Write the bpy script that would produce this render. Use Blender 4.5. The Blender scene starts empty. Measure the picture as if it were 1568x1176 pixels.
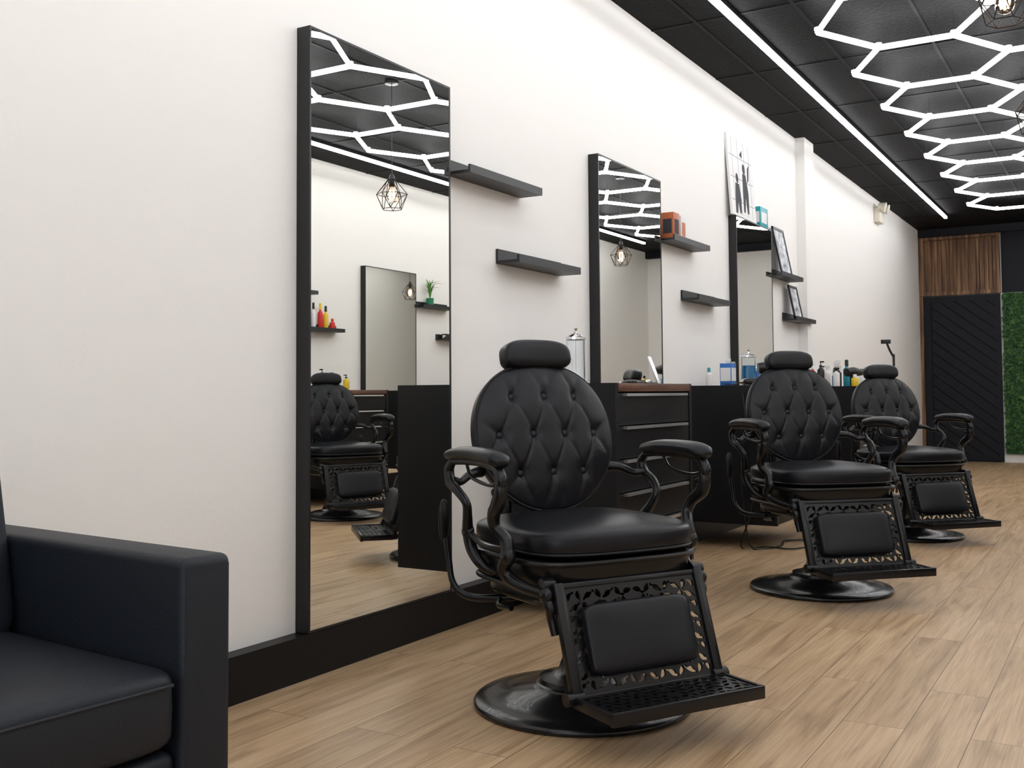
import bpy, bmesh, math, random
from mathutils import Vector, Matrix, noise
random.seed(7)
S=bpy.context.scene
COL=S.collection
# ---------------------------------------------------------------- materials
def mat(name,color=(.8,.8,.8),rough=.5,metal=0,emit=None,estr=0,trans=0,ior=1.45,spec=.5,bump=None,coat=0):
    m=bpy.data.materials.new(name);m.use_nodes=True
    nt=m.node_tree;b=nt.nodes['Principled BSDF']
    b.inputs['Base Color'].default_value=(*color,1)
    b.inputs['Roughness'].default_value=rough
    b.inputs['Metallic'].default_value=metal
    b.inputs['Specular IOR Level'].default_value=spec
    b.inputs['IOR'].default_value=ior
    b.inputs['Transmission Weight'].default_value=trans
    b.inputs['Coat Weight'].default_value=coat
    if emit:
        b.inputs['Emission Color'].default_value=(*emit,1);b.inputs['Emission Strength'].default_value=estr
    if not trans and not emit and metal<1:
        tc=nt.nodes.new('ShaderNodeTexCoord')
        n=nt.nodes.new('ShaderNodeTexNoise');nt.links.new(tc.outputs['Object'],n.inputs['Vector'])
        sc,st=bump if bump else (30,.02)
        n.inputs['Scale'].default_value=sc;n.inputs['Detail'].default_value=3
        bp=nt.nodes.new('ShaderNodeBump');bp.inputs['Strength'].default_value=st;bp.inputs['Distance'].default_value=.01
        nt.links.new(n.outputs['Fac'],bp.inputs['Height'])
        nt.links.new(bp.outputs['Normal'],b.inputs['Normal'])
    return m
M={}
M['wall']=mat('wall_paint',(.86,.84,.81),.75,bump=(60,.05))
M['leather']=mat('black_leather',(.006,.0065,.009),.34,bump=(160,.06),spec=.34)
M['sofa']=mat('sofa_leather',(.010,.013,.019),.5,bump=(220,.12),spec=.38)
M['bmetal']=mat('black_metal',(.006,.006,.007),.27,spec=.42)
M['base']=mat('black_enamel',(.008,.008,.009),.26,spec=.5,coat=.15)
M['frame']=mat('mirror_frame_black',(.009,.009,.010),.4)
M['mirror']=mat('mirror_glass',(.90,.91,.875),.0,metal=1)
M['lam']=mat('black_laminate',(.006,.006,.007),.42,spec=.3)
M['shelf']=mat('shelf_black',(.012,.013,.015),.45)
M['silver']=mat('brushed_silver',(.75,.75,.76),.3,metal=.9)
M['chrome']=mat('chrome',(.8,.8,.82),.08,metal=1)
M['led']=mat('led_tube',(1,1,1),.5,emit=(.97,.98,1),estr=15.3)
M['glass']=mat('clear_glass',(.95,.98,1),.02,trans=1,ior=1.3)
M['blueliq']=mat('blue_liquid',(.02,.25,.50),.1,trans=.3)
M['white']=mat('white_plastic',(.8,.8,.78),.4)
M['cream']=mat('cream_plastic',(.70,.66,.55),.5)
M['black']=mat('black_plastic',(.01,.01,.01),.35)
M['red']=mat('red_plastic',(.6,.02,.02),.35)
M['yellow']=mat('yellow_plastic',(.8,.55,.03),.35)
M['orange']=mat('orange_card',(.48,.13,.045),.5)
M['blue']=mat('blue_plastic',(.03,.16,.5),.35)
M['teal']=mat('teal_plastic',(.02,.32,.38),.35)
M['green']=mat('green_pot',(.01,.18,.09),.4)
M['leaf']=mat('leaf_green',(.10,.25,.05),.5)
M['navy']=mat('navy_panel',(.007,.0085,.013),.6,spec=.3)
M['wire']=mat('dark_wire',(.02,.017,.015),.4,metal=.6)
M['terr']=mat('paper_white',(.75,.75,.74),.6)
M['ink']=mat('poster_ink',(.035,.035,.045),.7)
M['ink2']=mat('poster_grey',(.30,.31,.34),.7)
M['tbar']=mat('ceiling_tbar',(.007,.007,.008),.6,spec=.12)

def nodes(m): return m.node_tree.nodes,m.node_tree.links,m.node_tree.nodes['Principled BSDF']
def floor_mat():
    m=bpy.data.materials.new('oak_plank_floor');m.use_nodes=True
    N,L,b=nodes(m)
    tc=N.new('ShaderNodeTexCoord');sx=N.new('ShaderNodeSeparateXYZ');L.new(tc.outputs['Object'],sx.inputs[0])
    cb=N.new('ShaderNodeCombineXYZ');L.new(sx.outputs['Y'],cb.inputs['X']);L.new(sx.outputs['X'],cb.inputs['Y'])
    br=N.new('ShaderNodeTexBrick');L.new(cb.outputs[0],br.inputs['Vector'])
    br.offset=.37;br.inputs['Scale'].default_value=1
    br.inputs['Brick Width'].default_value=1.25;br.inputs['Row Height'].default_value=.18
    br.inputs['Mortar Size'].default_value=.0014;br.inputs['Mortar Smooth'].default_value=.2
    br.inputs['Color1'].default_value=(0,0,0,1);br.inputs['Color2'].default_value=(1,1,1,1);br.inputs['Mortar'].default_value=(.5,.5,.5,1)
    mp=N.new('ShaderNodeMapping');mp.inputs['Scale'].default_value=(9,.8,1);L.new(tc.outputs['Object'],mp.inputs[0])
    ad=N.new('ShaderNodeVectorMath');ad.operation='ADD';L.new(mp.outputs[0],ad.inputs[0])
    sc=N.new('ShaderNodeVectorMath');sc.operation='SCALE';sc.inputs['Scale'].default_value=7.3;L.new(br.outputs['Color'],sc.inputs[0]);L.new(sc.outputs[0],ad.inputs[1])
    n1=N.new('ShaderNodeTexNoise');n1.inputs['Scale'].default_value=1.6;n1.inputs['Detail'].default_value=6;n1.inputs['Distortion'].default_value=1.4;L.new(ad.outputs[0],n1.inputs['Vector'])
    mp2=N.new('ShaderNodeMapping');L.new(ad.outputs[0],mp2.inputs[0]);mp2.inputs['Scale'].default_value=(9,2,1)
    n2=N.new('ShaderNodeTexNoise');n2.inputs['Scale'].default_value=2.0;n2.inputs['Detail'].default_value=6;L.new(mp2.outputs[0],n2.inputs['Vector'])
    r=N.new('ShaderNodeValToRGB');L.new(n1.outputs['Fac'],r.inputs[0])
    e=r.color_ramp.elements;e[0].position=.28;e[0].color=(.37,.235,.125,1);e[1].position=.72;e[1].color=(.65,.465,.285,1)
    x=e.new(.5);x.color=(.555,.38,.218,1)
    h=N.new('ShaderNodeMix');h.data_type='RGBA';h.blend_type='MULTIPLY';h.inputs[0].default_value=1
    r2=N.new('ShaderNodeValToRGB');L.new(br.outputs['Color'],r2.inputs[0]);r2.color_ramp.elements[0].color=(.84,.83,.82,1);r2.color_ramp.elements[1].color=(1.0,1.0,1.0,1)
    L.new(r.outputs[0],h.inputs[6]);L.new(r2.outputs[0],h.inputs[7])
    h2=N.new('ShaderNodeMix');h2.data_type='RGBA';h2.blend_type='MULTIPLY';h2.inputs[0].default_value=1
    r3=N.new('ShaderNodeValToRGB');L.new(n2.outputs['Fac'],r3.inputs[0]);r3.color_ramp.elements[0].position=.3;r3.color_ramp.elements[0].color=(.76,.73,.70,1);r3.color_ramp.elements[1].position=.6;r3.color_ramp.elements[1].color=(1,1,1,1)
    L.new(h.outputs[2],h2.inputs[6]);L.new(r3.outputs[0],h2.inputs[7])
    h3=N.new('ShaderNodeMix');h3.data_type='RGBA';h3.blend_type='MIX';L.new(br.outputs['Fac'],h3.inputs[0]);L.new(h2.outputs[2],h3.inputs[6]);h3.inputs[7].default_value=(.14,.08,.04,1)
    L.new(h3.outputs[2],b.inputs['Base Color']);b.inputs['Roughness'].default_value=.42;b.inputs['Specular IOR Level'].default_value=.4
    bp=N.new('ShaderNodeBump');bp.inputs['Strength'].default_value=.08;bp.inputs['Distance'].default_value=.004;L.new(n2.outputs['Fac'],bp.inputs['Height']);L.new(bp.outputs[0],b.inputs['Normal'])
    return m
M['floor']=floor_mat()
def ceil_mat():
    m=bpy.data.materials.new('black_ceiling_tiles');m.use_nodes=True
    N,L,b=nodes(m)
    tc=N.new('ShaderNodeTexCoord')
    n=N.new('ShaderNodeTexNoise');n.inputs['Scale'].default_value=45;n.inputs['Detail'].default_value=5;L.new(tc.outputs['Object'],n.inputs['Vector'])
    r=N.new('ShaderNodeValToRGB');L.new(n.outputs['Fac'],r.inputs[0])
    r.color_ramp.elements[0].position=.35;r.color_ramp.elements[0].color=(.004,.004,.0044,1);r.color_ramp.elements[1].position=.65;r.color_ramp.elements[1].color=(.0095,.0095,.0105,1)
    L.new(r.outputs[0],b.inputs['Base Color']);b.inputs['Roughness'].default_value=.7;b.inputs['Specular IOR Level'].default_value=.10
    bp=N.new('ShaderNodeBump');bp.inputs['Strength'].default_value=.35;bp.inputs['Distance'].default_value=.01;L.new(n.outputs['Fac'],bp.inputs['Height']);L.new(bp.outputs[0],b.inputs['Normal'])
    return m
M['ceil']=ceil_mat()
def ramp_noise(name,scale,cols,rough=.6,detail=4,mscale=(1,1,1)):
    m=bpy.data.materials.new(name);m.use_nodes=True
    N,L,b=nodes(m);tc=N.new('ShaderNodeTexCoord');mp=N.new('ShaderNodeMapping');mp.inputs['Scale'].default_value=mscale
    L.new(tc.outputs['Object'],mp.inputs[0]);n=N.new('ShaderNodeTexNoise');n.inputs['Scale'].default_value=scale;n.inputs['Detail'].default_value=detail;L.new(mp.outputs[0],n.inputs['Vector'])
    r=N.new('ShaderNodeValToRGB');L.new(n.outputs['Fac'],r.inputs[0])
    cr=r.color_ramp
    cr.elements[0].position=cols[0][0];cr.elements[0].color=(*cols[0][1],1)
    cr.elements[1].position=cols[-1][0];cr.elements[1].color=(*cols[-1][1],1)
    for p,c in cols[1:-1]:
        q=cr.elements.new(p);q.color=(*c,1)
    L.new(r.outputs[0],b.inputs['Base Color']);b.inputs['Roughness'].default_value=rough
    return m
M['slat']=ramp_noise('reclaimed_wood',3,[(.3,(.05,.02,.008)),(.5,(.17,.08,.033)),(.7,(.36,.20,.095))],mscale=(9,1,.5))
M['walnut']=ramp_noise('walnut_top',6,[(.3,(.07,.028,.016)),(.7,(.16,.07,.04))],mscale=(8,1,8),rough=.4)
M['hedge']=ramp_noise('hedge_leaves',14,[(.3,(.008,.04,.008)),(.5,(.025,.10,.018)),(.7,(.08,.22,.04))])
M['photo']=ramp_noise('photo_print',16,[(.3,(.1,.12,.14)),(.5,(.5,.52,.55)),(.7,(.8,.82,.84))])

# ---------------------------------------------------------------- helpers
def empty(name,loc=(0,0,0),rz=0):
    e=bpy.data.objects.new(name,None);e.empty_display_size=.1;COL.objects.link(e);e.location=loc;e.rotation_euler=(0,0,rz);return e
def mk(name,bm,m,parent=None,smooth=True,ang=40):
    me=bpy.data.meshes.new(name);bm.normal_update()
    if smooth:
        for f in bm.faces:f.smooth=True
        for e in bm.edges:
            if len(e.link_faces)==2 and e.calc_face_angle(0)>math.radians(ang): e.smooth=False
    bm.to_mesh(me);bm.free()
    o=bpy.data.objects.new(name,me);COL.objects.link(o)
    me.materials.append(m)
    if parent:o.parent=parent
    return o
def add_box(bm,lo,hi,bev=0,seg=2,M4=None):
    t=bmesh.new();bmesh.ops.create_cube(t,size=1)
    c=[(a+b)/2 for a,b in zip(lo,hi)];s=[abs(b-a) for a,b in zip(lo,hi)]
    for v in t.verts: v.co=Vector((v.co.x*s[0]+c[0],v.co.y*s[1]+c[1],v.co.z*s[2]+c[2]))
    if bev: bmesh.ops.bevel(t,geom=t.edges[:],offset=bev,segments=seg,profile=.5,affect='EDGES')
    if M4: bmesh.ops.transform(t,matrix=M4,verts=t.verts)
    me=bpy.data.meshes.new('tmp');t.to_mesh(me);t.free();bm.from_mesh(me);bpy.data.meshes.remove(me)
def box(name,lo,hi,m,parent=None,bev=0,seg=2,M4=None):
    bm=bmesh.new();add_box(bm,lo,hi,bev,seg,M4);return mk(name,bm,m,parent)
def catmull(P,n=8):
    P=[Vector(p) for p in P];Q=[P[0]*2-P[1]]+P+[P[-1]*2-P[-2]];out=[]
    for i in range(1,len(Q)-2):
        for k in range(n):
            t=k/n;a,b,c,d=Q[i-1],Q[i],Q[i+1],Q[i+2]
            out.append(.5*((2*b)+(c-a)*t+(2*a-5*b+4*c-d)*t*t+(3*b-a-3*c+d)*t**3))
    out.append(P[-1]);return out
def add_tube(bm,P,R,n=8,seg=12,flat=(1,1),up=Vector((0,0,1)),cap=True):
    pts=catmull(P,n) if n>1 else [Vector(p) for p in P]
    if not isinstance(R,(list,tuple)): R=[R]*len(P)
    m=len(P)-1
    rings=[]
    for i,p in enumerate(pts):
        u=i/(len(pts)-1)*m;k=min(int(u),m-1);r=R[k]+(R[k+1]-R[k])*(u-k)
        t=(pts[min(i+1,len(pts)-1)]-pts[max(i-1,0)]).normalized()
        if i==0:
            s=t.cross(up)
            if s.length<.05: s=t.cross(Vector((0,1,0)))
            s.normalize()
        else:
            s=(s-t*s.dot(t))
            s.normalize()
        w=s.cross(t).normalized()
        rings.append([bm.verts.new(p+s*math.cos(a)*r*flat[0]+w*math.sin(a)*r*flat[1]) for a in [2*math.pi*j/seg for j in range(seg)]])
    for a,b in zip(rings,rings[1:]):
        for j in range(seg): bm.faces.new((a[j],a[(j+1)%seg],b[(j+1)%seg],b[j]))
    if cap: bm.faces.new(rings[0][::-1]);bm.faces.new(rings[-1])
def tube(name,P,R,m,parent=None,**k):
    bm=bmesh.new();add_tube(bm,P,R,**k);bmesh.ops.recalc_face_normals(bm,faces=bm.faces);return mk(name,bm,m,parent)
def add_lathe(bm,prof,seg=32,loc=(0,0,0)):
    rings=[]
    for r,z in prof:
        if r<1e-5: rings.append([bm.verts.new((loc[0],loc[1],z+loc[2]))])
        else: rings.append([bm.verts.new((loc[0]+r*math.cos(2*math.pi*j/seg),loc[1]+r*math.sin(2*math.pi*j/seg),z+loc[2])) for j in range(seg)])
    for a,b in zip(rings,rings[1:]):
        for j in range(seg):
            k=(j+1)%seg
            if len(a)==1 and len(b)==1: continue
            if len(a)==1: bm.faces.new((a[0],b[j],b[k]))
            elif len(b)==1: bm.faces.new((a[j],b[0],a[k]))
            else: bm.faces.new((a[j],b[j],b[k],a[k]))
def lathe(name,prof,m,parent=None,seg=32,loc=(0,0,0)):
    bm=bmesh.new();add_lathe(bm,prof,seg,loc);bmesh.ops.recalc_face_normals(bm,faces=bm.faces);return mk(name,bm,m,parent,ang=50)
def sgp(v,e): return math.copysign(abs(v)**e,v)
def add_super(bm,c,a,e1=.4,e2=.5,nu=48,nv=24,M4=None,fn=None):
    rows=[]
    for i in range(nv+1):
        v=-math.pi/2+math.pi*i/nv
        row=[]
        for j in range(nu):
            u=2*math.pi*j/nu
            p=Vector((a[0]*sgp(math.cos(v),e2)*sgp(math.cos(u),e1),a[1]*sgp(math.cos(v),e2)*sgp(math.sin(u),e1),a[2]*sgp(math.sin(v),e2)))
            if fn:p=fn(p)
            p=p+Vector(c)
            if M4:p=M4@p
            row.append(p)
        rows.append(row)
    R=[]
    for i,row in enumerate(rows):
        if i in(0,nv): R.append([bm.verts.new(row[0])])
        else: R.append([bm.verts.new(p) for p in row])
    for i in range(nv):
        A,B=R[i],R[i+1]
        for j in range(nu):
            k=(j+1)%nu
            if len(A)==1: bm.faces.new((A[0],B[k],B[j]))
            elif len(B)==1: bm.faces.new((A[j],A[k],B[0]))
            else: bm.faces.new((A[j],A[k],B[k],B[j]))
def sup(name,c,a,m,parent=None,ang=80,**k):
    bm=bmesh.new();add_super(bm,c,a,**k);bmesh.ops.recalc_face_normals(bm,faces=bm.faces);return mk(name,bm,m,parent,ang=ang)

# ---------------------------------------------------------------- room shell
ZC=3.328;XR=4.39;YB=16.05;YF=-4.0
box('floor',(-.15,YF-.15,-.1),(XR+.15,YB+.15,0),M['floor'])
box('ceiling',(-.15,YF-.15,ZC),(XR+.15,YB+.15,ZC+.1),M['ceil'])
box('wall_left',(-.15,YF-.15,0),(0,YB+.15,ZC),M['wall'])
box('wall_right',(XR,YF-.15,0),(XR+.15,YB+.15,ZC),M['wall'])
box('wall_back',(0,YB,0),(XR,YB+.15,ZC),M['wall'])
bm=bmesh.new()
add_box(bm,(0,YF-.15,0),(.3,YF,ZC));add_box(bm,(XR-.3,YF-.15,0),(XR,YF,ZC))
add_box(bm,(.3,YF-.15,0),(XR-.3,YF,.3));add_box(bm,(.3,YF-.15,2.8),(XR-.3,YF,ZC))
mk('wall_front',bm,M['wall'])
bm=bmesh.new()
for x in(.3,1.62,2.72,XR-.35): add_box(bm,(x,YF-.1,.3),(x+.05,YF-.04,2.8))
for z in(.3,2.75): add_box(bm,(.3,YF-.1,z),(XR-.3,YF-.04,z+.05))
mk('window_1',bm,M['frame'])
BT=.0625;BZ=.155
box('baseboard_left',(0,YF,0),(BT,YB,BZ),M['lam'])
box('baseboard_right',(XR-BT,YF,0),(XR,YB,BZ),M['lam'])
box('trim_1',(0,9.50,BZ),(.085,9.82,ZC),M['wall'])
box('trim_2',(0,YB-.10,3.22),(XR,YB,ZC),M['navy'])
box('trim_3',(1.085,YB-.02,2.37),(2.0,YB,3.22),M['navy'])
bm=bmesh.new()
x=.30
while x<XR: add_box(bm,(x-.010,YF,ZC-.005),(x+.010,YB-.1,ZC));x+=.61
y=-3.6
while y<YB-.2: add_box(bm,(0,y-.010,ZC-.0045),(XR,y+.010,ZC));y+=1.22
mk('trim_4',bm,M['tbar'],smooth=False)   # ceiling T-bar grid

bm=bmesh.new();x=.08
while x<1.0:
    w=random.uniform(.03,.055);d=random.uniform(.02,.06)
    add_box(bm,(x,YB-.005-d,2.42),(min(x+w,1.03),YB-.005,3.17-random.uniform(0,.03)))
    x+=w+random.uniform(.004,.014)
add_box(bm,(.01,YB-.09,2.365),(1.07,YB-.005,2.42));add_box(bm,(.01,YB-.09,3.17),(1.07,YB-.005,3.212))
add_box(bm,(.01,YB-.09,2.42),(.07,YB-.005,3.17));add_box(bm,(1.03,YB-.09,2.42),(1.07,YB-.005,3.17))
add_box(bm,(.075,YB-.015,2.42),(1.03,YB-.005,3.17))
mk('wood_slat_panel',bm,M['slat'],smooth=False)
e=empty('door_1')
box('jamb',(.0,YB-.08,0),(.05,YB,2.36),M['slat'],e)
box('leaf',(.05,YB-.05,0.01),(1.06,YB,2.355),M['navy'],e)
bm=bmesh.new()
for i in range(-12,26):
    z=i*.16
    T=Matrix.Translation((.62,YB-.06,z))@Matrix.Rotation(math.radians(38),4,'Y')
    add_box(bm,(-1.2,-.012,-.057),(1.2,.012,.057),M4=T)
for co,no in(((.16,0,0),(-1,0,0)),((1.0,0,0),(1,0,0)),((0,0,.1),(0,0,-1)),((0,0,2.28),(0,0,1))):
    g=bm.verts[:]+bm.edges[:]+bm.faces[:]
    bmesh.ops.bisect_plane(bm,geom=g,plane_co=co,plane_no=no,clear_outer=True)
mk('diagonal_boards',bm,M['navy'],e,smooth=False)
bm=bmesh.new()
add_box(bm,(.06,YB-.075,.02),(.15,YB-.05,2.35));add_box(bm,(1.0,YB-.075,.02),(1.06,YB-.05,2.35));add_box(bm,(.15,YB-.075,.02),(1.0,YB-.05,.1));add_box(bm,(.15,YB-.075,2.28),(1.0,YB-.05,2.35))
mk('stiles',bm,M['navy'],e,smooth=False)
bm=bmesh.new()
add_box(bm,(1.09,YB-.04,.12),(2.0,YB-.005,2.36))
for i in range(4200):
    c=Vector((random.uniform(1.09,2.0),YB-.04-random.uniform(0,.07),random.uniform(.12,2.36)))
    s=random.uniform(.018,.035);R=Matrix.Rotation(random.uniform(0,6.3),3,'Y')@Matrix.Rotation(random.uniform(-1,1),3,'X')
    q=[R@Vector(v)*s+c for v in((-1,0,0),(0,.2,-.55),(1,0,0),(0,.2,.55))]
    bm.faces.new([bm.verts.new(v) for v in q])
mk('artificial_hedge_wall',bm,M['hedge'],smooth=False)

# ---------------------------------------------------------------- lights
def led_strip(x,y0,y1):
    e=empty('led_strip_light')
    box('housing',(x-.022,y0,3.298),(x+.022,y1,ZC),M['bmetal'],e)
    y=y0
    bm=bmesh.new()
    while y<y1-.01:
        z=min(y+1.2,y1);add_box(bm,(x-.016,y+.003,3.272),(x+.016,z-.003,3.298));y=z
    mk('diffuser',bm,M['led'],e,smooth=False)
led_strip(.56,-3.0,14.7);led_strip(3.86,-3.0,14.7)
HZ=3.2
edges=set();P_=.99
def hexes(cx,cy):
    V=[(cx-.485,cy),(cx-.225,cy+P_/2),(cx+.225,cy+P_/2),(cx+.485,cy),(cx+.225,cy-P_/2),(cx-.225,cy-P_/2)]
    V=[(round(a,3),round(b,3)) for a,b in V]
    for i in range(6): edges.add(tuple(sorted((V[i],V[(i+1)%6]))))
for k in range(-8,8):
    hexes(1.485,6.38+P_*k);hexes(2.905,6.38+P_*k)
    if k<7:hexes(2.195,6.38+P_*(k+.5))
e=empty('hexagon_led_light')
bm=bmesh.new();vs=set()
for a,b in sorted(edges):
    A=Vector((*a,HZ));B=Vector((*b,HZ))
    add_tube(bm,[A,B],.0175,n=1,seg=6,cap=False);vs.add(a);vs.add(b)
bmesh.ops.recalc_face_normals(bm,faces=bm.faces)
mk('tubes',bm,M['led'],e)
jm=bmesh.new()
for a in sorted(vs): add_lathe(jm,[(0,.019),(.022,.019),(.022,.004),(0,.004)],8,(a[0],a[1],HZ+.01))
mk('joints',jm,M['white'],e)
bm=bmesh.new()
for i,(x,y) in enumerate(sorted(vs)):
    if i%3==0: add_tube(bm,[(x,y,HZ+.015),(x,y,ZC)],.0012,n=1,seg=5)
mk('hangers',bm,M['wire'],e)
MB=mat('bulb_glass',(1,.85,.7),.02,trans=1,ior=1.08);MF=mat('filament',(1,.5,.2),.5,emit=(1,.50,.20),estr=32)
def pendant(x,y,z):
    e=empty('pendant_lamp',(x,y,z))
    tube('cord',[(0,0,.17),(0,0,ZC-z)],.003,M['black'],e,n=1,seg=6)
    lathe('socket',[(0,.17),(.012,.17),(.022,.15),(.022,.08),(.016,.075),(0,.075)],M['black'],e,seg=16)
    lathe('canopy',[(0,ZC-z-.001),(.05,ZC-z-.001),(.05,ZC-z-.02),(0,ZC-z-.03)],M['black'],e,seg=20)
    lathe('bulb',[(.014,.078),(.018,.05),(.035,.02),(.042,-.01),(.036,-.035),(.02,-.05),(0,-.055)],MB,e,seg=20)
    bm=bmesh.new()
    for k in range(4):
        a=k*math.pi/2
        add_tube(bm,[(0.014*math.cos(a),.014*math.sin(a),.05),(.019*math.cos(a+.4),.019*math.sin(a+.4),.01),(.012*math.cos(a),.012*math.sin(a),-.03)],.0055,n=2,seg=4)
    mk('filament',bm,MF,e)
    bm=bmesh.new()
    T=[(.03*math.cos(a),.03*math.sin(a),.13) for a in [k*math.pi/3 for k in range(6)]]
    U=[(.115*math.cos(a),.115*math.sin(a),.02) for a in [k*math.pi/3+math.pi/6 for k in range(6)]]
    W=[(.075*math.cos(a),.075*math.sin(a),-.09) for a in [k*math.pi/3 for k in range(6)]]
    def w(a,b): add_tube(bm,[a,b],.0026,n=1,seg=6)
    for k in range(6):
        j=(k+1)%6
        w(T[k],T[j]);w(U[k],U[j]);w(W[k],W[j]);w(T[k],U[k]);w(T[j],U[k]);w(W[k],U[k]);w(W[j],U[k])
    mk('cage',bm,M['wire'],e)
for x,y,z in((2.17,4.85,2.66),(2.2,6.15,2.46),(2.2,8.2,2.46),(2.2,10.2,2.46),(2.2,12.2,2.46)): pendant(x,y,z)

# ---------------------------------------------------------------- wall furniture
def side(par,right):
    if right: par.matrix_world=Matrix.Translation((XR,0,0))@Matrix.Rotation(math.pi,4,'Z')
def yy(right,y0,y1): return (-y1,-y0) if right else (y0,y1)
def wmirror(y0,y1,right=False):
    e=empty('wall_mirror');side(e,right);y0,y1=yy(right,y0,y1)
    z0,z1=BZ+.002,2.34;t=BT
    bm=bmesh.new()
    add_box(bm,(.001,y0,z0),(t-.004,y1,z1))
    r=.009
    add_box(bm,(t-.004,y0,z0),(t,y0+r,z1));add_box(bm,(t-.004,y1-r,z0),(t,y1,z1))
    add_box(bm,(t-.004,y0+r,z0),(t,y1-r,z0+r));add_box(bm,(t-.004,y0+r,z1-r),(t,y1-r,z1))
    mk('frame',bm,M['frame'],e,smooth=False)
    box('glass',(t-.0039,y0+r,z0+r),(t-.002,y1-r,z1-r),M['mirror'],e)
    return e
def shelf(y0,y1,z,right=False):
    e=empty('floating_shelf');side(e,right);y0,y1=yy(right,y0,y1)
    bm=bmesh.new()
    add_box(bm,(.001,y0,z),(.13,y1,z+.014));add_box(bm,(.001,y0,z+.014),(.013,y1,z+.07));add_box(bm,(.118,y0,z+.014),(.13,y1,z+.036))
    mk('ledge',bm,M['shelf'],e,smooth=False);return e
def counter(y0,y1,right=False):
    e=empty('barber_station_cabinet');side(e,right);y0,y1=yy(right,y0,y1)
    xf=.65;z0=.155;z1=1.045;x0=BT+.002
    bm=bmesh.new()
    add_box(bm,(x0,y0,z0),(xf,y0+.03,z1));add_box(bm,(x0,y1-.03,z0),(xf,y1,z1))
    add_box(bm,(x0,y0+.03,z0),(xf-.03,y1-.03,z0+.03));add_box(bm,(x0,y0+.03,z0+.03),(x0+.02,y1-.03,z1-.04))
    mk('carcass',bm,M['lam'],e,smooth=False)
    box('countertop',(x0,y0+.031,z1-.038),(xf+.004,y1-.031,z1-.001),M['walnut'],e,bev=.002)
    bm=bmesh.new();hb=bmesh.new();zz=z1-.045;h=.148
    for i in range(6):
        lo=max(zz-h+.005,z0+.005);add_box(bm,(xf-.05,y0+.034,lo),(xf-.004,y1-.034,zz))
        if zz-lo>.06: add_box(hb,(xf-.004,y0+.09,zz-.014),(xf+.016,y1-.09,zz-.002))
        zz-=h
        if zz<z0+.03:break
    mk('drawers',bm,M['lam'],e,smooth=False);mk('handles',hb,M['silver'],e,smooth=False)
    return e
for k in range(3):
    d=2.382*k
    wmirror(2.837+d,3.745+d)
    shelf(3.80+d,4.45+d,1.97);shelf(4.22+d,4.86+d,1.62)
    counter(4.15+d,5.07+d)
for k in range(-1,2):
    d=2.382*k
    wmirror(6.12+d,7.02+d,True)
    shelf(7.08+d,7.7+d,1.97,True);shelf(7.48+d,8.1+d,1.62,True)
    counter(7.2+d,8.12+d,True)

# ---------------------------------------------------------------- barber chair
def filigree(bm,w,h,skip,res=.0034,th=.007,border=.016,T=Matrix.Identity(4),sp=.035):
    # scrollwork: mirrored rows of curved leaf cut-outs with small round piercings
    leaves=[];dots=[]
    ny=max(1,round((h-2*border)/sp*1.15));dy=(h-2*border)/ny
    nx=int((w/2-border)/sp)+1
    for j in range(ny):
        for i in range(nx):
            cx=.5*sp+i*sp+(.5*sp if j%2 else 0);cy=border+(j+.5)*dy
            if cx>w/2-border*.9: continue
            a=math.radians((62 if (i+j)%2 else -30)+((i*37+j*53)%17-8)*2)
            leaves.append((cx,cy,a,sp*.47,sp*.21,10 if i%2 else -10))
            dots.append((cx+sp*.5,cy+(dy*.32 if (i+j)%2 else -dy*.32),sp*.13))
    NX=int(w/res);NY=int(h/res);vg={}
    def keep(x,y):
        x=abs(x)
        if x>w/2-border or y<border or y>h-border: return True
        for cx,cy,a,l,b,k in leaves:
            dx=x-cx;dz=y-cy
            if abs(dx)>l or abs(dz)>l: continue
            u=dx*math.cos(a)+dz*math.sin(a);v=-dx*math.sin(a)+dz*math.cos(a)-k*u*u+k*l*l*.3
            if abs(u)<l and abs(v)<b*(1-(u/l)**2)*(1.15+.5*u/l): return False
        for cx,cy,r in dots:
            if (x-cx)**2+(y-cy)**2<r*r: return False
        return True
    def V(i,j):
        if (i,j) not in vg: vg[(i,j)]=bm.verts.new((-w/2+i*w/NX,j*h/NY,0))
        return vg[(i,j)]
    fs=[]
    for i in range(NX):
        for j in range(NY):
            x=-w/2+(i+.5)*w/NX;y=(j+.5)*h/NY
            if skip and skip[0]<x<skip[1] and skip[2]<y<skip[3]:
                fs.append(bm.faces.new((V(i,j),V(i+1,j),V(i+1,j+1),V(i,j+1))));continue
            if keep(x,y): fs.append(bm.faces.new((V(i,j),V(i+1,j),V(i+1,j+1),V(i,j+1))))
    bd=[v for v in bm.verts if v.is_boundary and -w/2+.004<v.co.x<w/2-.004 and .004<v.co.y<h-.004]
    for it in range(3):
        new={}
        for v in bd:
            nb=[e.other_vert(v).co for e in v.link_edges if e.is_boundary]
            if len(nb)==2: new[v]=(v.co*2+nb[0]+nb[1])/4
        for v,c in new.items(): v.co=c
    r=bmesh.ops.extrude_face_region(bm,geom=fs)
    for v in r['geom']:
        if isinstance(v,bmesh.types.BMVert): v.co.z+=th
    bmesh.ops.recalc_face_normals(bm,faces=bm.faces)
    bmesh.ops.transform(bm,matrix=T,verts=bm.verts)

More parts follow.
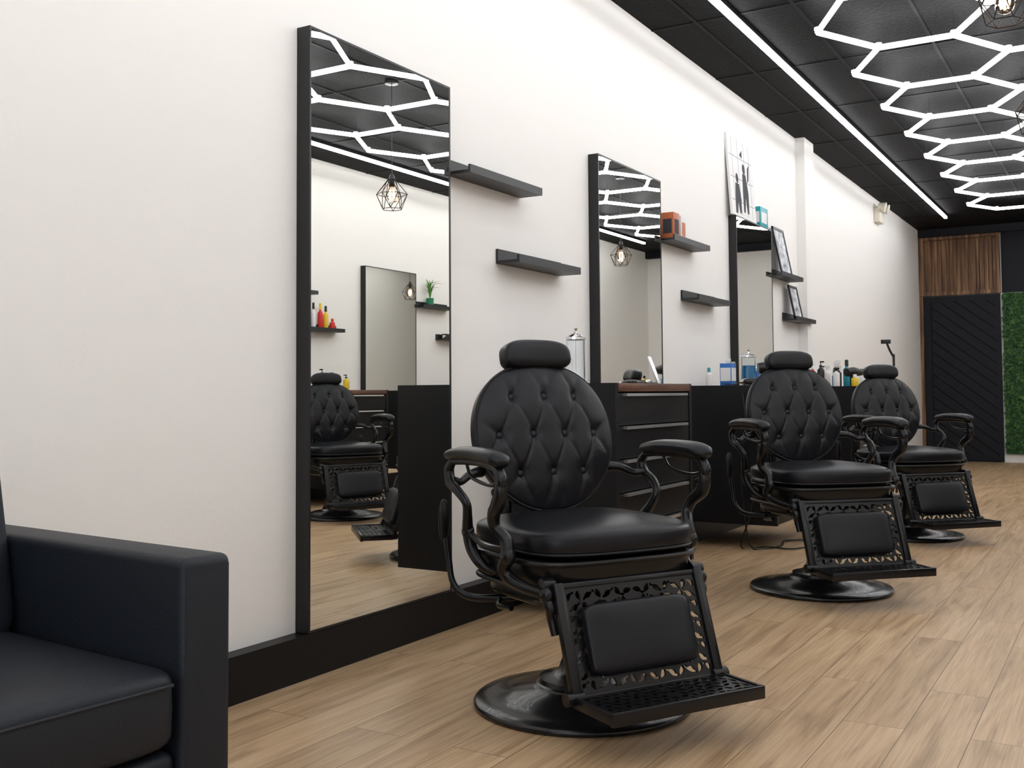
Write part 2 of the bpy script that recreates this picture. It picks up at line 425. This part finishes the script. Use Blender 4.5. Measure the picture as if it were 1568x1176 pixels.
def build_chair_meshes():
    e=empty('barber_chair')
    L_,B_,E_=M['leather'],M['bmetal'],M['base']
    lathe('base_disc',[(0,0),(.345,0),(.352,.006),(.352,.014),(.343,.022),(.30,.028),(.235,.038),(.228,.046),(.16,.056),(.15,.066),(.145,.072),(0,.074)],E_,e,seg=80)
    lathe('pump_column',[(.142,.072),(.138,.086),(.10,.094),(.076,.11),(.062,.15),(.056,.24),(.054,.30),(.075,.34),(.12,.36),(.06,.361),(.06,.42),(0,.42)],E_,e,seg=40)
    box('seat_bracket',(-.22,-.17,.345),(.22,.17,.375),B_,e,bev=.01)
    def taper(p):
        k=1+.04*(p.z/.05); return Vector((p.x*k,p.y*k,p.z))
    sup('seat_frame',(-.005,0,.455),(.272,.296,.050),B_,e,e1=.45,e2=.14,fn=taper,nu=72)
    sup('seat_underframe',(-.03,0,.385),(.235,.245,.04),B_,e,e1=.5,e2=.3,nu=64)
    bm=bmesh.new()
    for z,s,r in((.497,1.09,.009),(.412,1.02,.008),(.365,.82,.008)):
        P=[]
        for j in range(61):
            u=2*math.pi*j/60
            P.append((-.005+.262*s*sgp(math.cos(u),.45),.285*s*sgp(math.sin(u),.45),z))
        add_tube(bm,P,r,n=1,seg=8,cap=False)
    mk('frame_moulding',bm,B_,e)
    def crown(p):
        if p.z>0: p.z+= .018*max(0,1-(p.x/.28)**2)*max(0,1-(p.y/.3)**2)
        if p.x>0: p.x+= .03*max(0,1-(p.y/.3)**2)
        return p
    sup('seat_cushion',(.005,0,.550),(.265,.30,.048),L_,e,e1=.42,e2=.45,nu=72,nv=28,fn=crown)
    bm=bmesh.new();P=[]
    for j in range(73):
        u=2*math.pi*j/72
        x=.265*sgp(math.cos(u),.42);y=.30*sgp(math.sin(u),.42)
        if x>0:x+=.03*max(0,1-(y/.3)**2)
        P.append((.005+x*1.0,y*1.0,.524))
    add_tube(bm,P,.004,n=1,seg=6,cap=False)
    mk('seat_piping',bm,L_,e)
    A,Bh=.265,.250
    rows=[(.135,[-.125,0,.125]),(.005,[-.1875,-.0625,.0625,.1875]),(-.125,[-.125,0,.125])]
    btn=[(y,z) for z,ys in rows for y in ys]
    segs=[]
    for i,(z,ys) in enumerate(rows[:-1]):
        for y in ys:
            for y2 in rows[i+1][1]:
                if abs(abs(y-y2)-.0625)<.01: segs.append(((y,z),(y2,rows[i+1][0])))
    for y in rows[0][1]:
        segs.append(((y,.135),(y-.045,.25)));segs.append(((y,.135),(y+.045,.25)))
    segs+= [((-.1875,.005),(-.26,.06)),((.1875,.005),(.26,.06)),((-.1875,.005),(-.25,-.08)),((.1875,.005),(.25,-.08)),
            ((-.125,-.125),(-.19,-.19)),((.125,-.125),(.19,-.19)),((-.125,-.125),(-.08,-.25)),((0,-.125),(-.045,-.25)),((0,-.125),(.045,-.25)),((.125,-.125),(.08,-.25))]
    def dseg(p,a,b):
        ax,ay=a;bx,by=b;dx,dy=bx-ax,by-ay;t=max(0,min(1,((p[0]-ax)*dx+(p[1]-ay)*dy)/(dx*dx+dy*dy)))
        return math.hypot(p[0]-ax-t*dx,p[1]-ay-t*dy)
    def outline(u):
        y=A*sgp(math.cos(u),.86);z=Bh*sgp(math.sin(u),.9)
        if z<0: y*=1-.16*(-z/Bh)**1.5
        return y,z
    bm=bmesh.new();NU=160;NR=64
    prev=None
    def front(y,z,r):
        h=.040*(1-r**3.0)+.028
        d=min(math.hypot(y-a,z-b) for a,b in btn)
        s=min(dseg((y,z),a,b) for a,b in segs)
        fade=min(1,(1-r)*6)
        h-=fade*(.011*math.exp(-(d/.028)**2)+.008*math.exp(-(d/.012)**2)+.0050*math.exp(-(s/.0052)**2)+.0022*math.exp(-(s/.02)**2))
        return h
    c=bm.verts.new((front(0,0,0),0,0))
    for i in range(1,NR+1):
        r=i/NR;ring=[]
        for j in range(NU):
            y,z=outline(2*math.pi*j/NU);y*=r;z*=r
            ring.append(bm.verts.new((front(y,z,r),y,z)))
        if prev is None:
            for j in range(NU): bm.faces.new((c,ring[j],ring[(j+1)%NU]))
        else:
            for j in range(NU): bm.faces.new((prev[j],ring[j],ring[(j+1)%NU],prev[(j+1)%NU]))
        prev=ring
    for r,x in((1.018,.018),(1.02,0),(1.012,-.02),(.97,-.035),(.9,-.042),(.5,-.045)):
        ring=[]
        for j in range(NU):
            y,z=outline(2*math.pi*j/NU);ring.append(bm.verts.new((x,y*r,z*r)))
        for j in range(NU): bm.faces.new((prev[j],ring[j],ring[(j+1)%NU],prev[(j+1)%NU]))
        prev=ring
    bm.faces.new(prev)
    bmesh.ops.recalc_face_normals(bm,faces=bm.faces)
    T=Matrix.Translation((-.235,0,.847))@Matrix.Rotation(math.radians(-13),4,'Y')
    bmesh.ops.transform(bm,matrix=T,verts=bm.verts)
    mk('tufted_backrest',bm,L_,e,ang=75)
    bm=bmesh.new()
    P=[T@Vector((.020,outline(2*math.pi*j/96)[0]*1.02,outline(2*math.pi*j/96)[1]*1.02)) for j in range(97)]
    add_tube(bm,P,.005,n=1,seg=6,cap=False,up=Vector((1,0,0)))
    mk('back_piping',bm,L_,e)
    bm=bmesh.new()
    for y,z in btn:
        add_super(bm,(front(y,z,min(.9,math.hypot(y/A,z/Bh)))+.005,y,z),(.007,.0135,.0135),e1=1,e2=1,nu=16,nv=8,M4=T)
    bmesh.ops.recalc_face_normals(bm,faces=bm.faces);mk('buttons',bm,L_,e)
    def hr(p):
        p.x+= .018*(p.y/.13)**2; p.z-= .010*(p.y/.13)**2; return p
    TH=Matrix.Translation((-.30,0,1.133))@Matrix.Rotation(math.radians(-13),4,'Y')
    sup('headrest',(0,0,0),(.05,.133,.053),L_,e,e1=.5,e2=.6,nu=56,nv=24,fn=hr,M4=TH)
    bm=bmesh.new()
    for y in(-.05,.05): add_tube(bm,[(-.31,y,.98),(-.325,y,1.05),(-.32,y,1.12)],.006,n=4,seg=8)
    add_box(bm,(-.30,-.07,.93),(-.285,.07,.99),bev=.003)
    mk('headrest_posts',bm,B_,e)
    bm=bmesh.new()
    for y in(-.12,.12): add_tube(bm,[(-.2,y,.42),(-.27,y,.5),(-.27,y,.62),(-.285,y,.78)],[.02,.017,.015,.012],n=6,seg=10)
    mk('back_brace',bm,B_,e)
    for sgn,nm in((-1,'right'),(1,'left')):
        Y=.385*sgn
        bm=bmesh.new()
        add_tube(bm,[(-.175,Y*.985,.795),(-.16,Y,.803),(-.08,Y,.812),(.02,Y,.814),(.11,Y,.810),(.155,Y,.802),(.175,Y,.790)],[.012,.030,.037,.039,.041,.038,.020],n=6,seg=20,flat=(1,.60))
        bmesh.ops.recalc_face_normals(bm,faces=bm.faces);mk('armrest_pad_'+nm,bm,L_,e,ang=80)
        bm=bmesh.new()
        add_tube(bm,[(-.16,Y,.785),(-.05,Y,.790),(.08,Y,.788),(.145,Y,.775),(.168,Y,.745),(.155,Y,.715),(.125,Y,.705)],[.014,.013,.013,.015,.018,.016,.013],n=6,seg=10)
        Y2=.345*sgn
        add_tube(bm,[(.145,Y,.775),(.162,Y,.72),(.148,Y,.675),(.105,Y*.98,.64),(.090,Y*.95,.60),(.120,Y2,.56),(.130,Y2,.515),(.105,Y2,.475),(.120,Y2*.96,.445),(.18,Y2*.90,.425),(.24,.285*sgn,.415)],
                 [.014,.020,.023,.020,.019,.020,.023,.020,.019,.017,.016],n=7,seg=12)
        for p,r in(((.130,Y2,.515),.030),((.25,.285*sgn,.413),.026),((-.13,Y2,.56),.025)):
            add_super(bm,p,(r,r*.8,r),e1=1,e2=1,nu=16,nv=10)
        add_tube(bm,[(-.15,Y,.79),(-.185,Y,.755),(-.17,Y,.715),(-.12,Y,.69),(-.085,Y*.97,.655),(-.10,Y*.94,.61),(-.13,Y2,.56),(-.12,Y2*.97,.50),(-.08,Y2*.92,.455),(-.05,.27*sgn,.43)],
                 [.012,.017,.018,.015,.014,.016,.019,.019,.017,.015],n=7,seg=12)
        add_tube(bm,[(-.23,.245*sgn,.74),(-.20,.30*sgn,.735),(-.18,.345*sgn,.715),(-.165,Y*.985,.72)],[.020,.015,.013,.015],n=6,seg=10)
        add_tube(bm,[(-.13,Y2,.56),(-.06,Y2*.97,.53),(.03,Y2*.97,.525),(.13,Y2,.535)],[.012,.010,.010,.012],n=6,seg=8)
        add_tube(bm,[(-.06,Y,.785),(-.03,Y,.745),(.03,Y,.73),(.10,Y,.725),(.15,Y,.735)],.006,n=5,seg=8)
        add_tube(bm,[(.24,.285*sgn,.415),(.265,.28*sgn,.38),(.262,.275*sgn,.35),(.275,.27*sgn,.30)],[.015,.017,.014,.012],n=5,seg=10)
        bmesh.ops.recalc_face_normals(bm,faces=bm.faces);mk('arm_frame_'+nm,bm,B_,e)
    top=Vector((.262,0,.435));bot=Vector((.362,0,.135));d=(top-bot);H=d.length;d.normalize()
    nrm=Vector((d.z,0,-d.x))
    F=Matrix(((0,d.x,nrm.x,bot.x),(1,0,0,0),(0,d.z,nrm.z,bot.z),(0,0,0,1)))
    bm=bmesh.new();filigree(bm,.50,H,(-.19,.165,.07,H-.08),T=F);mk('footrest_filigree',bm,B_,e,ang=30)
    bm=bmesh.new()
    add_box(bm,(-.272,-.005,-.010),(-.240,H+.01,.016),bev=.004,M4=F);add_box(bm,(.240,-.005,-.010),(.272,H+.01,.016),bev=.004,M4=F)
    add_box(bm,(-.25,H-.008,-.006),(.25,H+.008,.012),bev=.003,M4=F);add_box(bm,(-.25,-.004,-.006),(.25,.010,.012),bev=.003,M4=F)
    mk('footrest_frame',bm,B_,e)
    bm=bmesh.new();add_super(bm,(-.012,H/2-.005,.024),(.192,.103,.028),e1=.24,e2=.5,nu=64,nv=16,M4=F);bmesh.ops.recalc_face_normals(bm,faces=bm.faces);mk('calf_pad',bm,L_,e,ang=80)
    bm=bmesh.new()
    for s in(-1,1):
        add_tube(bm,[(.36,.235*s,.14),(.36,.29*s,.14)],.02,n=1,seg=16)
        add_tube(bm,[(.24,.255*s,.44),(.24,.295*s,.44)],.02,n=1,seg=16)
        add_tube(bm,[(.18,.2*s,.40),(.26,.25*s,.43)],.014,n=1,seg=10)
    add_tube(bm,[(.36,-.25,.14),(.36,.25,.14)],.009,n=1,seg=10)
    mk('footrest_hinges',bm,B_,e)
    G=Matrix(((0,1,0,.37),(1,0,0,0),(0,0,1,.1375),(0,0,0,1)))
    bm=bmesh.new();filigree(bm,.53,.188,None,border=.012,th=.006,T=G,sp=.032);mk('footplate_filigree',bm,B_,e,ang=30)
    bm=bmesh.new()
    add_box(bm,(.375,-.262,.126),(.545,.262,.138))
    add_box(bm,(.545,-.268,.112),(.560,.268,.150),bev=.003);add_box(bm,(.365,-.270,.116),(.555,-.258,.148),bev=.003);add_box(bm,(.365,.258,.116),(.555,.270,.148),bev=.003)
    mk('footplate_tray',bm,B_,e)
    bm=bmesh.new()
    add_tube(bm,[(-.05,-.10,.355),(-.14,-.22,.335),(-.22,-.30,.335),(-.27,-.33,.375),(-.29,-.335,.45),(-.30,-.34,.52)],[.012,.012,.012,.011,.010,.012],n=7,seg=10)
    add_super(bm,(-.315,-.342,.575),(.009,.020,.072),e1=.9,e2=.8,nu=20,nv=16)
    add_tube(bm,[(-.14,-.22,.335),(-.10,-.25,.32),(0,-.26,.33)],.009,n=5,seg=8)
    bmesh.ops.recalc_face_normals(bm,faces=bm.faces);mk('pump_lever',bm,B_,e)
    return e
def clone(e,lift=0):
    n=empty(e.name.split('.')[0])
    for c in e.children:
        nm=c.name.split('.')[0]
        o=bpy.data.objects.new(nm,c.data);COL.objects.link(o);o.parent=n
        if nm not in('base_disc','pump_column'): o.location=(0,0,lift)
    return n
ch=build_chair_meshes()
def place(o,x,y,deg,z=0): o.location=(x,y,z);o.rotation_euler=(0,0,math.radians(deg))
place(ch,1.0305,3.0552,-30,.001)
place(clone(ch,.032),1.205,5.39,-45,.001)
place(clone(ch,.005),1.247,7.652,-42,.001)
place(clone(ch),3.15,6.7,205,.001)
place(clone(ch),3.15,9.1,205,.001)

# ---------------------------------------------------------------- sofa (origin at the outer front corner of the visible arm)
e=empty('leather_sofa',(1.075,1.478,0),math.radians(-5.5))
SM=M['sofa']
def sbox(n,lo,hi,bev=.025): return box(n,lo,hi,SM,e,bev=bev,seg=4)
X0=-.905;W=-1.12
sbox('arm_left',(X0,-.112,.06),(0,0,.697),.018)
sbox('arm_right',(X0,W,.06),(0,W+.112,.697),.018)
sbox('base',(X0+.02,W+.112,.06),(-.015,-.112,.345),.02)
cy=W/2
bm=bmesh.new();add_super(bm,(-.335,cy,.428),(.345,(abs(W)-.224)/2-.003,.080),e1=.12,e2=.25,nu=80,nv=20);bmesh.ops.recalc_face_normals(bm,faces=bm.faces);mk('seat_cushion',bm,SM,e,ang=80)
T=Matrix.Translation((-.655,cy,.52))@Matrix.Rotation(math.radians(-13),4,'Y')
bm=bmesh.new();add_super(bm,(0,0,.16),(.10,(abs(W)-.224)/2-.003,.24),e1=.2,e2=.25,nu=80,nv=24,M4=T);bmesh.ops.recalc_face_normals(bm,faces=bm.faces);mk('back_cushion',bm,SM,e,ang=80)
sbox('backrest',(X0,W+.112,.06),(X0+.19,-.112,.86),.03)
bm=bmesh.new()
add_tube(bm,[(X0+.015,-.104,.686),(-.018,-.104,.686),(-.007,-.104,.673),(-.007,-.104,.09)],.004,n=1,seg=6)
add_tube(bm,[(-.007,-.008,.09),(-.007,-.008,.677),(-.018,-.008,.689),(X0+.015,-.008,.689)],.004,n=1,seg=6)
add_tube(bm,[(.009,W+.15,.475),(.009,-.14,.475)],.004,n=1,seg=6)
mk('seams',bm,SM,e)
bm=bmesh.new()
for x in(X0+.06,-.08):
    for y in(W+.056,-.056): add_lathe(bm,[(0,0),(.02,0),(.026,.06),(0,.06)],16,(x,y,0))
mk('legs',bm,M['black'],e)

# ---------------------------------------------------------------- props
CT=1.0455
def bottle(name,x,y,z,h,r,mb,mc=None,kind='pump'):
    e=empty(name,(x,y,z))
    lathe('body',[(0,0),(r*.95,0),(r,.004),(r,h*.6),(r*.9,h*.66),(r*.4,h*.72),(r*.36,h*.76),(0,h*.76)],mb,e,seg=20)
    mc=mc or M['black']
    if kind=='pump':
        bm=bmesh.new();add_lathe(bm,[(0,h*.76),(r*.42,h*.76),(r*.42,h*.83),(r*.12,h*.84),(r*.12,h*.94),(0,h*.94)],14)
        add_box(bm,(-r*.2,-r*.2,h*.93),(r*.95,r*.2,h*.99),bev=.001);mk('pump_cap',bm,mc,e)
    elif kind=='spray':
        bm=bmesh.new();add_lathe(bm,[(0,h*.76),(r*.45,h*.76),(r*.45,h*.82),(0,h*.82)],14)
        add_box(bm,(-r*.7,-r*.28,h*.82),(r*.9,r*.28,h*.93),bev=.003);add_box(bm,(r*.5,-r*.1,h*.70),(r*.68,r*.1,h*.84));mk('trigger',bm,mc,e)
    else:
        lathe('cap',[(0,h*.76),(r*.5,h*.76),(r*.5,h*.97),(r*.4,h),(0,h)],mc,e,seg=16)
    return e
def jar(name,x,y,z,h,r,liquid=None):
    e=empty(name,(x,y,z))
    lathe('glass',[(0,0),(r*.95,0),(r,.006),(r,h*.80),(r*.97,h*.80),(r*.97,.010),(0,.010)],M['glass'],e,seg=28)
    if liquid: lathe('liquid',[(0,.011),(r*.94,.011),(r*.94,h*.55),(0,h*.55)],liquid,e,seg=28)
    lathe('lid',[(r*1.06,h*.78),(r*1.06,h*.83),(r*.8,h*.86),(r*.25,h*.89),(r*.12,h*.92),(r*.12,h*.95),(r*.2,h*.965),(r*.2,h*.99),(0,h)],M['chrome'],e,seg=28)
    lathe('foot',[(0,0),(r*1.08,0),(r*1.08,.012),(r*.98,.016)],M['chrome'],e,seg=28)
    tube('lift_rod',[(0,0,.012),(0,0,h*.9)],.002,M['chrome'],e,n=1,seg=6)
    return e
jar('disinfectant_jar',.30,4.46,CT,.27,.045)
bottle('small_bottle',.35,4.28,CT,.17,.022,M['glass'],M['white'],'cap')
box('hair_clip',(.10,4.20,CT),(.15,4.24,CT+.02),M['black'],bev=.004)
e=empty('hair_scissors',(.5,4.75,CT))
tube('blade',[(0,-.07,.007),(0,.09,.009)],[.006,.002],M['bmetal'],e,n=1,seg=6);tube('blade_b',[(.012,-.07,.007),(-.012,.09,.009)],[.006,.002],M['bmetal'],e,n=1,seg=6)
for k in(-1,1):
    P=[(.012*k+.016*math.cos(a),-.085+.018*math.sin(a),.006) for a in [2*math.pi*j/12 for j in range(13)]]
    tube('ring_%d'%(k+2),P,.003,M['bmetal'],e,n=1,seg=6)
box('hair_comb',(.45,4.88,CT),(.49,5.02,CT+.008),M['black'],bev=.002)
def card(name,x,y,z,w,h,m,tilt=15,t=.008):
    e=empty(name,(x,y,z));T=Matrix.Rotation(math.radians(-tilt),4,'Y')
    box('panel',(0,-w/2,0),(t,w/2,h),m,e,bev=.001,M4=T);return e
def clipper(x,y,z,a,m=None):
    e=empty('hair_clipper',(x,y,z),a)
    sup('body',(0,0,.024),(.08,.023,.022),m or M['black'],e,e1=.7,e2=.7,nu=24,nv=12)
    box('blade',(.078,-.02,.012),(.098,.02,.034),M['silver'],e,bev=.002)
    tube('cord',[(-.078,0,.02),(-.13,.03,.006),(-.16,-.02,.006),(-.20,.0,.006)],.004,M['black'],e,n=5,seg=6);return e
card('phone_stand',.50,5.0,CT,.04,.15,M['silver'],22)
clipper(.50,6.62,CT,.4);clipper(.42,6.74,CT,1.2,M['silver']);clipper(.55,6.86,CT,-.3);clipper(.58,6.98,CT,.1);clipper(.50,7.2,CT,.7,M['blue'])
jar('disinfectant_jar',.33,7.0,CT,.25,.05,M['blueliq'])
e=empty('product_box',(.24,6.84,CT));box('carton',(-.04,-.05,0),(.04,.05,.15),M['blue'],e,bev=.002);box('label',(.0401,-.045,.03),(.041,.045,.12),M['white'],e);box('label_side',(-.035,-.051,.03),(.035,-.0502,.12),M['white'],e)
def dryer(x,y,a):
    e=empty('hair_dryer',(x,y,CT),a)
    bm=bmesh.new();add_tube(bm,[(-.08,0,.12),(.0,0,.125),(.10,0,.12)],[.036,.042,.026],n=5,seg=18);mk('barrel',bm,M['black'],e)
    bm=bmesh.new();add_tube(bm,[(-.02,0,.09),(-.02,.0,.0)],[.018,.016],n=1,seg=12);mk('handle',bm,M['black'],e)
dryer(.45,7.10,.5);dryer(.52,9.32,1.0)
for i,(x,y,h,r,mb,mc,kd) in enumerate([
    (.30,7.18,.13,.022,'teal','white','cap'),(.34,7.28,.11,.025,'white','black','cap'),(.42,7.36,.14,.02,'red','black','cap'),(.28,7.38,.16,.024,'blue','white','pump'),(.55,7.33,.09,.025,'teal','teal','cap'),
    (.17,6.66,.12,.022,'white','teal','cap'),(.20,6.95,.20,.026,'white','white','spray'),(.18,7.10,.17,.024,'black','silver','pump'),(.60,7.08,.08,.02,'yellow','black','cap'),
    (.45,9.00,.17,.028,'white','black','spray'),(.30,9.08,.22,.03,'black','black','pump'),(.40,9.16,.14,.025,'blue','black','cap'),(.42,9.22,.18,.022,'black','chrome','pump'),(.58,9.10,.10,.03,'yellow','white','cap'),
    (.30,9.30,.20,.03,'white','white','spray'),(.38,9.38,.16,.025,'black','silver','cap'),(.34,9.46,.24,.03,'glass','white','spray'),(.50,9.50,.13,.03,'white','teal','cap'),(.40,9.60,.24,.032,'teal','black','cap'),
    (.50,9.68,.16,.028,'white','black','pump'),(.30,9.70,.26,.03,'glass','white','spray'),(.60,9.62,.15,.024,'black','silver','cap'),(.58,9.76,.17,.026,'blue','white','pump'),(.20,9.2,.2,.026,'red','white','pump'),(.20,9.56,.19,.028,'blue','black','pump')]):
    bottle('product_bottle',x,y,CT,h,r,M[mb],M[mc],kd)
def carton(name,x,y,z,w,d,h,m,ml):
    e=empty(name,(x,y,z));box('carton',(-d/2,-w/2,0),(d/2,w/2,h),m,e,bev=.002)
    box('label_front',(d/2,-w*.35,h*.2),(d/2+.0008,w*.35,h*.75),ml,e);box('label_side',(-d*.35,-w/2-.0008,h*.2),(d*.35,-w/2,h*.75),ml,e);return e
carton('product_box',.066,6.27,1.985,.10,.085,.17,M['orange'],M['ink'])
carton('product_box',.066,6.40,1.985,.085,.08,.165,M['terr'],M['orange'])
e=empty('poster_canvas',(.052,7.83,2.3405));T=Matrix.Rotation(math.radians(-4),4,'Y')
box('canvas',(-.012,-.29,0),(.006,.29,.63),M['terr'],e,M4=T)
def poly(bm,pts,x=.0066):
    bm.faces.new([bm.verts.new(T@Vector((x,p[0],p[1]))) for p in pts])
def circ(c,rx,rz,n=16): return [(c[0]+rx*math.cos(2*math.pi*i/n),c[1]+rz*math.sin(2*math.pi*i/n)) for i in range(n)]
bm=bmesh.new()
for y in(-.2,-.06,.09,.21): add_box(bm,(.0060,y-.003,.02),(.0064,y+.003,.61),M4=T)
for z in(.12,.3,.47): add_box(bm,(.0060,-.27,z-.003),(.0064,.27,z+.003),M4=T)
mk('print_lines',bm,M['ink2'],e,smooth=False)
bm=bmesh.new()
poly(bm,circ((.06,.40),.034,.042));poly(bm,[(.02,.36),(.10,.36),(.14,.22),(.12,.05),(.08,.05),(.06,.17),(.03,.05),(-.01,.05),(0,.2)])
poly(bm,circ((-.12,.30),.032,.04));poly(bm,[(-.17,.26),(-.08,.26),(-.05,.14),(-.07,.03),(-.11,.03),(-.13,.11),(-.16,.02),(-.2,.02),(-.19,.15)])
poly(bm,[(.15,.42),(.2,.46),(.17,.33),(.13,.30)]);poly(bm,[(-.02,.5),(.05,.55),(.04,.48)])
mk('print_figures',bm,M['ink'],e,smooth=False)
carton('product_box',.032,8.32,2.3405,.2,.055,.16,M['teal'],M['terr'])
def pframe(x,y,z,w,h,mf,tilt):
    e=empty('picture_frame',(x,y,z));T=Matrix.Rotation(math.radians(-tilt),4,'Y');b=.022
    bm=bmesh.new()
    for lo,hi in(((0,-w/2,0),(.014,-w/2+b,h)),((0,w/2-b,0),(.014,w/2,h)),((0,-w/2,0),(.014,w/2,b)),((0,-w/2,h-b),(.014,w/2,h))): add_box(bm,lo,hi,M4=T)
    mk('moulding',bm,mf,e,smooth=False);box('print',(.002,-w/2+b,b),(.008,w/2-b,h-b),M['photo'],e,M4=T)
pframe(.098,8.80,1.985,.32,.42,M['black'],11)
pframe(.098,9.14,1.635,.26,.30,M['black'],11)
e=empty('emergency_light',(0,13.05,3.03))
box('housing',(.0,-.13,0),(.07,.13,.17),M['cream'],e,bev=.008)
for s in(-1,1):
    bm=bmesh.new();add_tube(bm,[(.05,s*.09,.19),(.13,s*.09,.17)],[.045,.06],n=1,seg=20);mk('lamp_head_%d'%(s+2),bm,M['cream'],e)
e=empty('tripod_stand',(.62,10.6,0))
tube('pole',[(0,0,.02),(0,0,1.36)],.012,M['black'],e,n=1,seg=10)
tube('arm',[(0,0,1.33),(-.03,-.03,1.40),(-.05,-.06,1.47)],.011,M['black'],e,n=5,seg=8)
box('clamp',(-.10,-.09,1.46),(-.01,-.06,1.50),M['black'],e,bev=.004)
bm=bmesh.new()
for a in(0,2.09,4.19): add_tube(bm,[(0,0,.22),(.2*math.cos(a),.2*math.sin(a),.01)],.009,n=1,seg=8)
mk('tripod_legs',bm,M['black'],e)
e=empty('power_cable')
tube('cable_1',[(.45,6.50,1.0),(.47,6.49,.8),(.44,6.49,.5),(.46,6.48,.2),(.5,6.5,.012),(.62,6.7,.010),(.58,6.95,.010),(.75,7.05,.010),(.8,6.85,.010)],.006,M['black'],e,n=7,seg=6)
tube('cable_2',[(.52,6.49,.95),(.55,6.48,.6),(.5,6.48,.25),(.42,6.52,.012),(.55,6.62,.010),(.7,6.6,.010),(.78,6.72,.010)],.005,M['black'],e,n=7,seg=6)
for i,(y,h,r,mb,mc) in enumerate([(7.98,.12,.028,'red','red'),(7.88,.24,.026,'yellow','black'),(7.80,.26,.026,'red','yellow'),(7.70,.26,.024,'white','black'),(7.61,.24,.022,'black','white')]):
    bottle('product_bottle',XR-.066,y,1.635,h,r,M[mb],M[mc],'cap')
e=empty('potted_plant',(XR-.066,9.66,1.985))
bm=bmesh.new();add_lathe(bm,[(0,0),(.038,0),(.045,.10),(.04,.10),(.036,.085),(0,.085)],20);mk('pot',bm,M['green'],e)
bm=bmesh.new()
for i in range(26):
    a=random.uniform(0,6.28);l=random.uniform(.14,.30);b=random.uniform(.2,1.0)
    r=l*b*.6
    add_tube(bm,[(0,0,.085),(r*.3*math.cos(a)*.6,r*.5*math.sin(a),.085+l*.6),(min(r*math.cos(a),.05),r*1.3*math.sin(a),.085+l*(1.0-.4*b))],[.005,.008,.001],n=4,seg=5,flat=(1,.3))
mk('leaves',bm,M['leaf'],e)
carton('product_box',XR-.066,10.0,1.635,.12,.06,.06,M['black'],M['white'])
for y,h,m_ in((7.5,.2,'white'),(7.65,.17,'black'),(7.85,.15,'yellow'),(5.3,.2,'white'),(9.9,.2,'blue')): bottle('product_bottle',XR-.35,y,CT,h,.03,M[m_],M['black'],'pump')

# ---------------------------------------------------------------- world + camera
w=bpy.data.worlds.new('World');S.world=w;w.use_nodes=True
bg=w.node_tree.nodes['Background'];bg.inputs[0].default_value=(.85,.92,1,1);bg.inputs[1].default_value=2.2
f,pitch,yaw,roll,ppy,cx=1597.04,2.5841,30.5854,-0.3731,530.82,2.5812
a,b,r=map(math.radians,(yaw,pitch,roll))
fw=Vector((-math.sin(a)*math.cos(b),math.cos(a)*math.cos(b),math.sin(b)))
rt=Vector((math.cos(a),math.sin(a),0));up=rt.cross(fw)
rt2=rt*math.cos(r)+up*math.sin(r);up2=up*math.cos(r)-rt*math.sin(r)
cd=bpy.data.cameras.new('camera');co=bpy.data.objects.new('camera',cd);COL.objects.link(co)
cd.sensor_width=36;cd.lens=36*f/1568;cd.shift_y=(ppy-588)/1568;cd.clip_start=.05
co.matrix_world=Matrix(((rt2.x,up2.x,-fw.x,cx),(rt2.y,up2.y,-fw.y,0),(rt2.z,up2.z,-fw.z,1.0),(0,0,0,1)))
S.camera=co
S.view_settings.view_transform='Standard'
